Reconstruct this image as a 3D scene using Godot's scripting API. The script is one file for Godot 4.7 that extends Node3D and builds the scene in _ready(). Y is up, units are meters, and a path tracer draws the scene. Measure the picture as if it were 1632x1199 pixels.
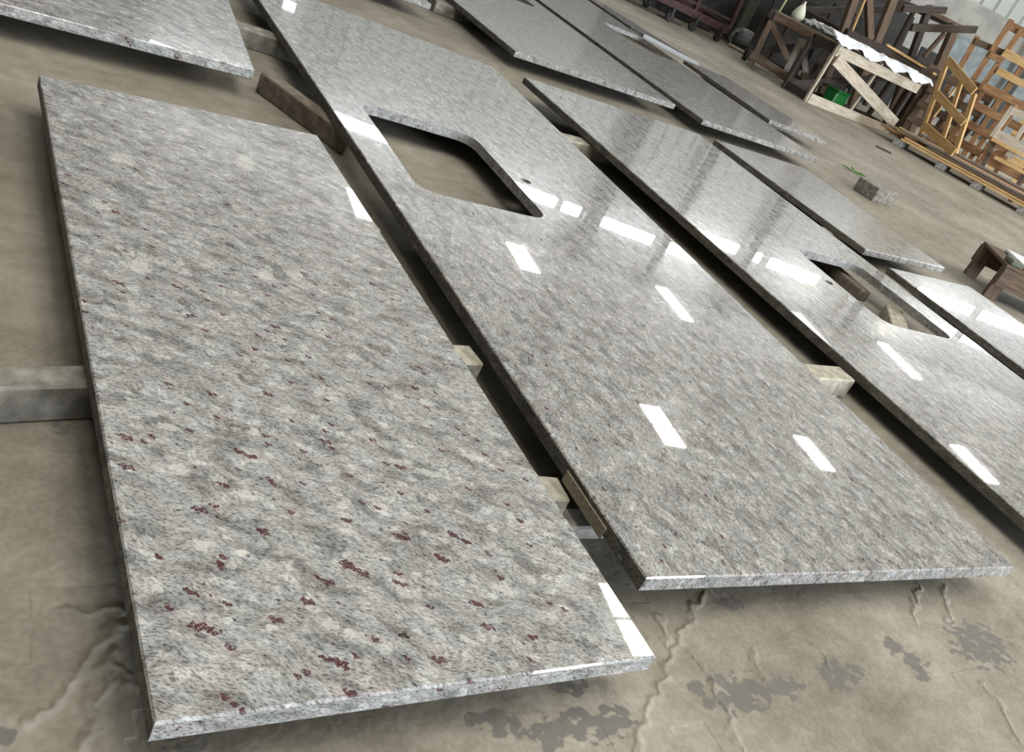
extends Node3D
# Polished granite countertops laid out on stone blocks on the dusty concrete floor of a stone yard's shed.

const SLAB_TOP := 0.0926
const THICK := 0.03
const HALL_ALONG := Vector3(0.927, 0.0, 0.375)     # direction of the far wall
const HALL_BACK := Vector3(0.375, 0.0, -0.927)     # towards the far wall
const FAR_WALL := 16.6
const ROOF := 5.2

const CRATE_OLD := [[-0.611,0.791],
	["rail",7.623,0.574,-7.852,8.226,0.565,-7.386,0.085,0.022,2],
	["rail",7.605,0.131,-7.866,8.231,0.049,-7.383,0.09,0.022,2],
	["post",7.644,0.517,-7.874,7.669,0,-7.855,0.06,0.04,2],
	["brace",7.645,0.504,-7.873,7.934,0.248,-7.65,0.065,0.02,2],
	["post",7.945,0.489,-7.641,7.966,0.116,-7.625,0.065,0.02,1],
	["brace",7.976,0.5,-7.642,8.208,0.065,-7.464,0.065,0.02,1],
	["post",8.236,0.479,-7.416,8.245,0,-7.41,0.07,0.04,2],
]
const CRATE_PALE := [[0.074,0.997],
	["post",7.711,0.664,-6.919,7.688,0,-6.917,0.032,0.03,0],
	["rail",7.709,0.565,-6.899,9.332,0.545,-7.019,0.105,0.02,0],
	["rail",7.701,0.052,-6.898,9.287,0.025,-7.016,0.1,0.02,0],
	["brace",7.741,0.483,-6.88,9.284,0.122,-6.995,0.115,0.02,0],
	["post",8.514,0.622,-6.979,8.452,0,-6.974,0.028,0.03,0],
	["post",9.243,0.479,-7.033,9.246,0,-7.033,0.05,0.04,3],
	["rail",7.735,0.654,-6.931,9.266,0.626,-7.044,0.03,0.03,1],
]
const RACK := [[0,1],
	["post",8.689,1.277,-7.9,9.218,0.761,-7.9,0.085,0.06,2],
	["post",9.157,1.416,-7.9,9.565,0,-7.9,0.12,0.06,2],
	["post",8.603,1.179,-7.9,8.967,0,-7.9,0.1,0.06,2],
	["batten",8.734,1.115,-7.85,8.827,0.729,-7.85,0.022,0.03,4],
	["post",9.825,1.362,-7.9,10.339,0,-7.9,0.09,0.06,3],
	["post",10.444,1.328,-7.9,10.837,0,-7.9,0.125,0.07,2],
	["brace",10.406,1.182,-7.95,10.308,0.85,-7.95,0.05,0.04,2],
	["beam",8.729,0.707,-7.84,10.748,0.736,-7.84,0.12,0.05,3],
	["rail",9.366,1.199,-7.845,10.058,1.394,-7.845,0.075,0.04,3],
	["rail",9.678,1.071,-7.845,10.761,1.37,-7.845,0.085,0.04,3],
	["batten",9.397,0.795,-7.8,10.719,0.723,-7.8,0.028,0.03,4],
	["brace",9.988,1.311,-7.96,10.528,1.322,-7.96,0.05,0.03,2],
]
const FRAME_PINE := [[-0.992,-0.128],
	["post",8.915,0.951,-6.594,8.882,0.202,-6.341,0.05,0.03,4],
	["post",8.843,0.766,-6.038,8.814,0.202,-5.816,0.055,0.03,4],
	["post",8.907,0.81,-6.296,8.878,0.274,-6.079,0.05,0.025,4],
	["rail",8.887,0.935,-6.574,8.818,0.784,-6.039,0.085,0.02,4],
	["rail",8.871,0.606,-6.449,8.803,0.489,-5.927,0.08,0.02,4],
	["rail",8.856,0.281,-6.338,8.789,0.211,-5.814,0.09,0.02,4],
	["batten",8.929,0.833,-6.315,8.932,0.626,-6.34,0.02,0.02,4],
	["batten",8.933,0.519,-6.346,8.936,0.395,-6.365,0.02,0.02,4],
]
const PALLET_TALL := [[-0.875,0.485],
	["post",9.947,1.283,-7.178,9.984,0,-7.112,0.06,0.04,5],
	["post",10.008,1.57,-6.964,10.02,0,-6.943,0.06,0.04,5],
	["post",10.08,1.523,-6.835,10.066,0,-6.86,0.06,0.04,5],
	["post",10.212,1.43,-6.658,10.223,0,-6.639,0.06,0.04,5],
	["board",9.922,1.225,-7.161,10.101,1.243,-6.839,0.07,0.02,2],
	["board",10.022,1.51,-6.98,10.18,1.501,-6.696,0.09,0.02,5],
	["board",9.985,1.172,-6.945,10.061,1.166,-6.807,0.07,0.02,5],
	["board",10.066,1.062,-6.798,10.252,1.052,-6.463,0.075,0.02,4],
	["board",9.998,0.834,-7.024,10.227,0.823,-6.612,0.08,0.02,5],
	["board",10.04,1.249,-6.844,10.208,1.237,-6.543,0.09,0.02,4],
]
const PALLET_LOW := [[-0.875,0.485],
	["post",9.382,0.809,-5.933,9.38,0.475,-5.936,0.055,0.03,0],
	["board",9.404,0.518,-5.935,9.66,0.507,-5.471,0.1,0.02,0],
	["board",9.376,0.459,-5.922,9.654,0.45,-5.422,0.035,0.03,4],
	["board",9.439,0.318,-5.81,9.699,0.315,-5.339,0.035,0.03,4],
	["block",9.469,0.443,-5.9,9.518,0.439,-5.812,0.09,0.05,5],
	["block",9.535,0.407,-5.781,9.577,0.403,-5.705,0.07,0.05,0],
	["board",9.403,0.778,-5.936,9.566,0.784,-5.641,0.08,0.02,0],
	["post",9.513,0.779,-5.778,9.518,0.487,-5.77,0.05,0.03,0],
	["post",9.461,0.511,-5.934,9.496,0,-5.871,0.05,0.04,2],
	["post",9.651,0.547,-5.592,9.696,0,-5.509,0.05,0.04,2],
]
const TROLLEY := [[0,1],
	["rail",6.742,0.214,-9,8.181,0.164,-9,0.085,0.05,6],
	["rail",6.824,0.312,-9.03,8.142,0.277,-9.03,0.03,0.04,6],
	["post",7.564,0.436,-9.03,7.589,0.16,-9.03,0.05,0.05,6],
	["post",8.146,0.668,-9.03,8.194,0.191,-9.03,0.06,0.05,6],
]


const CREASES := [[0.276,-0.75,0.263,-0.743,0.225,-0.705,0.196,-0.667,0.171,-0.633,0.154,-0.622], [0.247,-0.7,0.229,-0.653,0.217,-0.621,0.205,-0.584], [0.246,-0.699,0.255,-0.678,0.258,-0.655], [0.2,-0.771,0.234,-0.764,0.269,-0.765], [1.205,-0.718,1.108,-0.649,1.056,-0.606,0.929,-0.517,0.876,-0.464], [1.081,-0.622,1.101,-0.561,1.056,-0.432], [1.075,-0.677,1.052,-0.619], [1.227,-0.593,1.2,-0.531], [1.841,-0.696,1.71,-0.611], [1.926,-0.682,1.817,-0.593], [1.754,-0.456,1.71,-0.334], [1.379,-0.589,1.38,-0.55]]
const STAINS := [[1.135,-0.523,0.058,0.032],[1.056,-0.534,0.016,0.028],[1.601,-0.516,0.032,0.027],[0.786,-0.517,0.062,0.022],[0.876,-0.515,0.028,0.022],[1.38,-0.525,0.053,0.026],[1.233,-0.521,0.042,0.02],[0.137,-0.616,0.008,0.01],[1.851,-0.537,0.084,0.051],[0.307,-0.57,0.026,0.009],[0.752,-0.511,0.029,0.021],[0.826,-0.576,0.027,0.016],[1.582,-0.562,0.029,0.02],[0.223,-1.096,0.011,0.011],[0.688,-0.542,0.037,0.019],[0.494,-2.567,0.047,0.038],[1.252,-0.694,0.033,0.014],[0.842,-0.503,0.031,0.016]]
const GARNETS := [0.098,1.148,1, 0.157,1.166,2, 0.117,1.192,1, 0.347,1.103,1, 0.243,1.156,2, 0.265,1.218,1, 0.112,1.251,1, 0.026,1.271,2, 0.047,1.278,1, 0.060,1.267,1, 0.216,1.256,1, 0.170,1.292,2, 0.184,1.302,2, 0.020,1.328,2, 0.264,1.287,1, 0.304,1.264,2, 0.311,1.277,1, 0.384,1.255,1, 0.389,1.309,1, 0.409,1.317,2, 0.319,1.337,1, 0.245,1.355,1, 0.131,1.357,1, 0.096,1.405,2, 0.001,1.421,1, 0.166,1.443,2, 0.196,1.386,0, 0.284,1.427,1, 0.340,1.403,1, 0.416,1.410,1, 0.553,1.216,1, 0.559,1.231,1, 0.498,1.273,1, 0.592,1.318,1, 0.509,1.363,1, 0.388,1.373,1, 0.357,1.461,2, 0.439,1.458,2, 0.455,1.472,2, 0.401,1.500,2, 0.036,1.482,1, 0.103,1.494,1, 0.327,1.222,1, 0.438,1.086,1, 0.461,1.113,1, 0.516,1.110,2, 0.551,1.063,1, 0.608,1.027,1, 0.563,1.396,1, 0.570,1.431,1, 0.264,1.502,1, 0.251,1.038,1, 0.184,1.115,0, 0.036,1.481,1, 0.103,1.496,1, 0.062,1.536,2, 0.082,1.543,0, 0.035,1.558,1, 0.063,1.586,3, 0.149,1.584,2, 0.167,1.447,1, 0.217,1.524,1, 0.228,1.533,2, 0.262,1.507,3, 0.278,1.521,2, 0.193,1.561,2, 0.349,1.456,1, 0.362,1.462,2, 0.319,1.538,1, 0.327,1.543,1, 0.397,1.497,1, 0.406,1.506,2, 0.441,1.457,1, 0.454,1.470,1, 0.560,1.482,1, 0.351,1.582,1, 0.421,1.583,2, 0.420,1.621,2, 0.479,1.644,2, 0.458,1.678,1, 0.330,1.662,2, 0.290,1.655,1, 0.260,1.624,1, 0.298,1.622,-2, 0.192,1.644,2, 0.207,1.653,3, 0.164,1.659,1, 0.205,1.691,2, 0.071,1.677,1, 0.078,1.687,1, 0.086,1.697,1, 0.124,1.706,1, 0.360,1.697,1, 0.536,1.591,1, 0.554,1.604,1, 0.288,1.427,1, 0.569,1.432,1, 0.084,1.593,0, 0.206,1.624,0, 0.006,0.203,1, 0.056,0.175,1, 0.122,0.141,1, 0.220,0.145,2, 0.277,0.157,1, 0.218,0.215,1, 0.339,0.055,0, 0.004,0.376,1, 0.038,0.410,1, 0.114,0.388,0, 0.180,0.361,1, 0.309,0.262,1, 0.049,0.453,0, 0.256,0.395,1, 0.305,0.374,1, 0.019,0.523,1, 0.010,0.564,2, 0.073,0.609,1, 0.087,0.641,2, 0.261,0.511,1, 0.317,0.518,1, 0.367,0.550,1, 0.541,0.389,1, 0.310,0.616,1, 0.048,0.740,1, 0.133,0.748,1, 0.086,0.778,1, 0.282,0.696,2, 0.003,0.699,0, 0.064,0.887,2, 0.112,0.860,1, 0.156,0.874,2, 0.252,0.807,1, 0.306,0.802,1, 0.066,0.913,1, 0.358,0.819,1, 0.336,0.828,1, 0.237,0.853,1, 0.407,0.839,1, 0.425,0.798,1, 0.008,0.953,1, 0.161,0.961,1, 0.201,0.906,1, 0.304,0.964,2, 0.400,0.900,1, 0.555,0.765,2, 0.423,0.919,1, 0.533,0.685,1, 0.553,0.829,1, 0.005,0.982,1, 0.180,0.998,1, 0.251,1.037,1, 0.396,0.978,1]


# pale feldspar crystals in the narrow countertop: place and half-size in metres
const CRYSTALS := [0.130,1.480,0.0096,0.0066, 0.184,1.506,0.0067,0.0055, 0.028,1.528,0.0063,0.0067, 0.097,1.556,0.0044,0.0096, 0.232,1.612,0.0074,0.0089, 0.018,1.616,0.0059,0.0042, 0.141,1.594,0.0076,0.0047, 0.475,1.564,0.0191,0.0114, 0.354,1.528,0.0068,0.0048, 0.002,1.573,0.0059,0.0044, 0.100,1.643,0.0077,0.0051, 0.116,1.499,0.0062,0.0053, 0.608,1.462,0.0125,0.0078, 0.212,1.596,0.0122,0.0079, 0.271,1.636,0.0101,0.0069, 0.084,1.245,0.0180,0.0069, 0.161,1.378,0.0198,0.0103, 0.084,1.330,0.0116,0.0115, 0.523,1.150,0.0165,0.0098, 0.455,1.328,0.0216,0.0079, 0.132,1.479,0.0085,0.0063, 0.343,1.403,0.0150,0.0101, 0.086,1.468,0.0082,0.0088, 0.265,1.192,0.0131,0.0109, 0.556,1.290,0.0212,0.0088, 0.129,1.350,0.0106,0.0094, 0.294,1.324,0.0150,0.0096, 0.331,0.790,0.0136,0.0211, 0.104,0.826,0.0168,0.0230, 0.389,0.770,0.0185,0.0184, 0.404,0.292,0.0198,0.0527, 0.067,0.629,0.0174,0.0127, 0.130,0.401,0.0261,0.0267]

var taken := {}
var mats := {}
var woods := []
var rng := RandomNumberGenerator.new()
var window_count := 0


# ---------------------------------------------------------------- names, labels
func numbered(called: String) -> String:
	if not taken.has(called):
		taken[called] = 0
		return called
	taken[called] += 1
	return "%s_%03d" % [called, taken[called]]


func tag(o: Node, label: String, category: String, group := "") -> Node:
	o.set_meta("label", label)
	o.set_meta("category", category)
	if group != "":
		o.set_meta("group", group)
	return o


func thing(called: String, at: Vector3, label: String, category: String, group := "") -> Node3D:
	var o := Node3D.new()
	o.name = numbered(called)
	add_child(o)
	o.position = at
	tag(o, label, category, group)
	return o


func part(called: String, mesh: Mesh, m: Material, parent: Node, xf := Transform3D.IDENTITY) -> MeshInstance3D:
	var o := MeshInstance3D.new()
	o.name = called if parent != self else numbered(called)
	o.mesh = mesh
	if m != null:
		o.material_override = m
	o.transform = xf
	parent.add_child(o, true)
	return o


func structure(called: String, mesh: Mesh, m: Material, xf := Transform3D.IDENTITY, parent: Node = self) -> MeshInstance3D:
	var o := part(called, mesh, m, parent, xf)
	if parent == self:
		o.set_meta("kind", "structure")
	return o


# ---------------------------------------------------------------- shapes
func tri(st: SurfaceTool, a: Vector3, b: Vector3, c: Vector3, out: Vector3, ua := Vector2.ZERO, ub := Vector2.ZERO, uc := Vector2.ZERO) -> void:
	var n := (c - a).cross(b - a)
	if n.length() < 1e-12:
		return
	var flip := n.dot(out) < 0.0
	n = n.normalized() * (-1.0 if flip else 1.0)
	for v in ([[a, ua], [c, uc], [b, ub]] if flip else [[a, ua], [b, ub], [c, uc]]):
		st.set_normal(n)
		st.set_uv(v[1])
		st.add_vertex(v[0])


func quad(st: SurfaceTool, a: Vector3, b: Vector3, c: Vector3, d: Vector3, out: Vector3, u := [Vector2.ZERO, Vector2.ZERO, Vector2.ZERO, Vector2.ZERO]) -> void:
	tri(st, a, b, c, out, u[0], u[1], u[2])
	tri(st, a, c, d, out, u[0], u[2], u[3])


func begin() -> SurfaceTool:
	var st := SurfaceTool.new()
	st.begin(Mesh.PRIMITIVE_TRIANGLES)
	return st


# a box with chamfered edges, centred on the origin
func add_box(st: SurfaceTool, size: Vector3, bevel: float, xf := Transform3D.IDENTITY) -> void:
	var h := size * 0.5
	var b: float = minf(bevel, minf(h.x, minf(h.y, h.z)) * 0.6)
	var p := func(sx: float, sy: float, sz: float, axis: int) -> Vector3:
		var v := Vector3(sx * (h.x - b), sy * (h.y - b), sz * (h.z - b))
		v[axis] = [sx, sy, sz][axis] * h[axis]
		return v
	for axis in 3:
		var a1 := (axis + 1) % 3
		var a2 := (axis + 2) % 3
		for s: float in [-1.0, 1.0]:
			var c := []
			for k in [[-1.0, -1.0], [1.0, -1.0], [1.0, 1.0], [-1.0, 1.0]]:
				var sg := [0.0, 0.0, 0.0]
				sg[axis] = s
				sg[a1] = k[0]
				sg[a2] = k[1]
				c.append(xf * p.call(sg[0], sg[1], sg[2], axis))
			var out := Vector3.ZERO
			out[axis] = s
			quad(st, c[0], c[1], c[2], c[3], xf.basis * out)
	if b <= 0.0:
		return
	for axis in 3:                                   # the chamfers along each axis
		var a1 := (axis + 1) % 3
		var a2 := (axis + 2) % 3
		for s1: float in [-1.0, 1.0]:
			for s2: float in [-1.0, 1.0]:
				var c := []
				for k in [[-1.0, a1], [1.0, a1], [1.0, a2], [-1.0, a2]]:
					var sg := [0.0, 0.0, 0.0]
					sg[axis] = k[0]
					sg[a1] = s1
					sg[a2] = s2
					c.append(xf * p.call(sg[0], sg[1], sg[2], k[1]))
				var out := Vector3.ZERO
				out[a1] = s1
				out[a2] = s2
				quad(st, c[0], c[1], c[2], c[3], xf.basis * out)
	for sx: float in [-1.0, 1.0]:
		for sy: float in [-1.0, 1.0]:
			for sz: float in [-1.0, 1.0]:
				tri(st, xf * p.call(sx, sy, sz, 0), xf * p.call(sx, sy, sz, 1), xf * p.call(sx, sy, sz, 2), xf.basis * Vector3(sx, sy, sz))


func box(size: Vector3, bevel := 0.004) -> ArrayMesh:
	var st := begin()
	add_box(st, size, bevel)
	return st.commit()


# a body of revolution about +y; profile of Vector2(radius, height)
func lathe(profile: Array, n := 20) -> ArrayMesh:
	var st := begin()
	st.set_smooth_group(0)
	for k in profile.size() - 1:
		var a: Vector2 = profile[k]
		var b: Vector2 = profile[k + 1]
		var nr := Vector2(b.y - a.y, a.x - b.x)
		for i in n:
			var t0 := TAU * i / n
			var t1 := TAU * (i + 1) / n
			var d0 := Vector3(cos(t0), 0, sin(t0))
			var d1 := Vector3(cos(t1), 0, sin(t1))
			var out := (d0 + d1) * nr.x + Vector3(0, nr.y * 2.0, 0)
			quad(st, d0 * a.x + Vector3(0, a.y, 0), d1 * a.x + Vector3(0, a.y, 0), d1 * b.x + Vector3(0, b.y, 0), d0 * b.x + Vector3(0, b.y, 0), out)
	return st.commit()


# basis whose x axis runs along dir and whose z axis is as near as possible to face
func along(dir: Vector3, face: Vector3) -> Basis:
	var x := dir.normalized()
	var y := face.cross(x).normalized()
	return Basis(x, y, x.cross(y).normalized())


func plank(parent: Node, called: String, a: Vector3, b: Vector3, width: float, thick: float, face: Vector3, m: Material) -> MeshInstance3D:
	var len := a.distance_to(b)
	return part(called, box(Vector3(len, width, thick), 0.003), m, parent, Transform3D(along(b - a, face), (a + b) * 0.5))


# ---------------------------------------------------------------- granite slabs
func inset(poly: Array, d: float) -> Array:
	var out := []
	var n := poly.size()
	var mid := Vector2.ZERO
	for p: Vector2 in poly:
		mid += p / n
	for i in n:
		var a: Vector2 = poly[(i + n - 1) % n]
		var b: Vector2 = poly[i]
		var c: Vector2 = poly[(i + 1) % n]
		var n1 := (b - a).orthogonal().normalized()
		var n2 := (c - b).orthogonal().normalized()
		if n1.dot(mid - b) < 0:
			n1 = -n1
		if n2.dot(mid - b) < 0:
			n2 = -n2
		out.append(b + (n1 + n2) * (d / (1.0 + n1.dot(n2))))
	return out


# a polished slab: the polygon lies in its own x-z plane, its top at y = 0. Edges in `polished` are finished, the others are saw-cut.
func slab_mesh(poly: Array, polished: Array, uv0: Vector2, uv_size: Vector2, top: Material, sawn: Material) -> ArrayMesh:
	var c := 0.0025
	var inner := inset(poly, c)
	var n := poly.size()
	var fine := begin()
	var raw := begin()
	var up := Vector3.UP
	var at := func(p: Vector2, y: float) -> Vector3: return Vector3(p.x, y, p.y)
	var uv := func(p: Vector2) -> Vector2: return (p - uv0) / uv_size
	for i in range(1, n - 1):
		tri(fine, at.call(inner[0], 0), at.call(inner[i], 0), at.call(inner[i + 1], 0), up, uv.call(inner[0]), uv.call(inner[i]), uv.call(inner[i + 1]))
		tri(raw, at.call(inner[0], -THICK), at.call(inner[i], -THICK), at.call(inner[i + 1], -THICK), -up, uv.call(inner[0]), uv.call(inner[i]), uv.call(inner[i + 1]))
	var mid := Vector2.ZERO
	for p: Vector2 in poly:
		mid += p / n
	for i in n:
		var j := (i + 1) % n
		var a: Vector2 = poly[i]
		var b: Vector2 = poly[j]
		var o2 := (b - a).orthogonal().normalized()
		if o2.dot(a - mid) < 0:
			o2 = -o2
		var out := Vector3(o2.x, 0, o2.y)
		var ua: Vector2 = uv.call(a)
		var ub: Vector2 = uv.call(b)
		var drop := o2 * THICK / uv_size
		var skin := fine if i in polished else raw
		quad(fine, at.call(inner[i], 0), at.call(inner[j], 0), at.call(b, -c), at.call(a, -c), out + up, [uv.call(inner[i]), uv.call(inner[j]), ub, ua])
		quad(skin, at.call(a, -c), at.call(b, -c), at.call(b, -THICK + c), at.call(a, -THICK + c), out, [ua, ub, ub + drop, ua + drop])
		quad(raw, at.call(inner[i], -THICK), at.call(inner[j], -THICK), at.call(b, -THICK + c), at.call(a, -THICK + c), out - up, [ua, ub, ub, ua])
	fine.set_material(top)
	raw.set_material(sawn)
	var mesh := fine.commit()
	raw.commit(mesh)
	return mesh


func rounded(quad4: Array, r: float) -> Array:
	var out := []
	for i in 4:
		var b: Vector2 = quad4[i]
		var d1: Vector2 = (quad4[(i + 3) % 4] - b).normalized()
		var d2: Vector2 = (quad4[(i + 1) % 4] - b).normalized()
		for k in 7:
			var t := k / 6.0
			out.append(b + d1 * r * (1 - t) * (1 - t) + d2 * r * t * t)
	return out


func prism(loop: Array, y0: float, y1: float) -> ArrayMesh:
	var st := begin()
	var mid := Vector2.ZERO
	for p: Vector2 in loop:
		mid += p / loop.size()
	for i in loop.size():
		var a: Vector2 = loop[i]
		var b: Vector2 = loop[(i + 1) % loop.size()]
		var o2: Vector2 = (a + b) * 0.5 - mid
		quad(st, Vector3(a.x, y0, a.y), Vector3(b.x, y0, b.y), Vector3(b.x, y1, b.y), Vector3(a.x, y1, a.y), Vector3(o2.x, 0, o2.y))
		for y: float in [y0, y1]:
			tri(st, Vector3(a.x, y, a.y), Vector3(b.x, y, b.y), Vector3(mid.x, y, mid.y), Vector3(0, y - (y0 + y1) * 0.5, 0))
	return st.commit()


# corners: world x, z of the top face, in order; normal: the way the top faces; hole: four world x, z corners of the sink cut-out; tap: x, z of the tap hole
func slab(called: String, corners: Array, label: String, group: String, polished: Array, skin: String, uv_at: Vector2, normal := Vector3.UP, through := Vector3.ZERO, hole := [], tap := [], inside: Node = null) -> Node3D:
	var n := normal.normalized()
	var c := Vector2.ZERO
	for p in corners:
		c += Vector2(p[0], p[1]) / corners.size()
	var base := through if through != Vector3.ZERO else Vector3(c.x, SLAB_TOP, c.y)
	var height := func(x: float, z: float) -> float: return base.y - ((x - base.x) * n.x + (z - base.z) * n.z) / n.y
	var xa := (Vector3.RIGHT - n * n.x).normalized()
	var xf := Transform3D(Basis(xa, n, xa.cross(n)), Vector3(c.x, height.call(c.x, c.y), c.y))
	var inv := xf.affine_inverse()
	var flat := func(p) -> Vector2:
		var l: Vector3 = inv * Vector3(p[0], height.call(p[0], p[1]), p[1])
		return Vector2(l.x, l.z)
	var poly := []
	for p in corners:
		poly.append(flat.call(p))
	var size := Vector2(0.665, 1.70) if skin == "granite_garnet" else Vector2(1.14, 3.05)
	var org: Vector2 = (uv_at - c) if skin == "granite_garnet" else uv_at
	var mesh := slab_mesh(poly, polished, org, size, mats[skin], mats[skin + "_sawn"])
	var parent: Node = inside if inside != null else self
	if hole.is_empty():
		var o := part(called, mesh, null, parent, xf)
		if inside == null:
			tag(o, label, "countertop", group)
		return o
	var stone := CSGMesh3D.new()
	stone.name = called if inside != null else numbered(called)
	stone.mesh = mesh
	parent.add_child(stone, true)
	stone.transform = xf
	var sink := []
	for p in hole:
		sink.append(flat.call(p))
	var cut := CSGMesh3D.new()
	cut.name = "sink_cutout"
	cut.mesh = prism(rounded(sink, 0.07), -0.08, 0.05)
	cut.material = mats[skin + "_cut"]
	cut.operation = CSGShape3D.OPERATION_SUBTRACTION
	stone.add_child(cut)
	if not tap.is_empty():
		var t: Vector2 = flat.call(tap)
		var ring := []
		for k in 20:
			ring.append(t + Vector2.from_angle(TAU * k / 20) * 0.0175)
		var drill := CSGMesh3D.new()
		drill.name = "tap_hole"
		drill.mesh = prism(ring, -0.08, 0.05)
		drill.material = mats[skin + "_cut"]
		drill.operation = CSGShape3D.OPERATION_SUBTRACTION
		stone.add_child(drill)
	if inside == null:
		tag(stone, label, "countertop", group)
	return stone


# ---------------------------------------------------------------- materials
func plain(color: Color, rough := 0.7, metal := 0.0) -> StandardMaterial3D:
	var m := StandardMaterial3D.new()
	m.albedo_color = color
	m.roughness = rough
	m.metallic = metal
	return m


func noise(kind: int, seed_: int, octaves := 1) -> FastNoiseLite:
	var f := FastNoiseLite.new()
	f.noise_type = kind
	f.seed = seed_
	f.frequency = 1.0
	if octaves > 1:
		f.fractal_type = FastNoiseLite.FRACTAL_FBM
		f.fractal_octaves = octaves
	else:
		f.fractal_type = FastNoiseLite.FRACTAL_NONE
	return f


func mottled(color: Color, dark: Color, size: float, seed_: int, rough := 0.85, stretch := Vector3.ONE) -> StandardMaterial3D:
	var img := Image.create(256, 256, false, Image.FORMAT_RGB8)
	var f := noise(FastNoiseLite.TYPE_SIMPLEX_SMOOTH, seed_, 4)
	f.frequency = 0.02
	var src := f.get_seamless_image(256, 256)
	var g := noise(FastNoiseLite.TYPE_SIMPLEX, seed_ + 7)
	g.frequency = 0.3
	var grain := g.get_seamless_image(256, 256)
	for y in 256:
		for x in 256:
			var t := clampf((src.get_pixel(x, y).r - 0.5) * 1.5 + 0.5 + (grain.get_pixel(x, y).r - 0.5) * 0.35, 0.0, 1.0)
			img.set_pixel(x, y, dark.lerp(color, t))
	var m := plain(Color.WHITE, rough)
	m.albedo_texture = ImageTexture.create_from_image(img)
	m.uv1_triplanar = true
	m.uv1_scale = stretch / size
	return m


func wood(color: Color, dark: Color, seed_: int) -> StandardMaterial3D:
	var img := Image.create(256, 128, false, Image.FORMAT_RGB8)
	var f := noise(FastNoiseLite.TYPE_SIMPLEX_SMOOTH, seed_, 3)
	for y in 128:
		for x in 256:
			var v := f.get_noise_2d(x * 0.012, y * 0.16) * 0.9 + f.get_noise_2d(x * 0.03 + 90.0, y * 0.5) * 0.5
			img.set_pixel(x, y, dark.lerp(color, clampf(v + 0.6, 0.0, 1.0)))
	var m := plain(Color.WHITE, 0.8)
	m.albedo_texture = ImageTexture.create_from_image(img)
	m.uv1_triplanar = true
	m.uv1_scale = Vector3(1.1, 3.0, 3.0)
	return m


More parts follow.
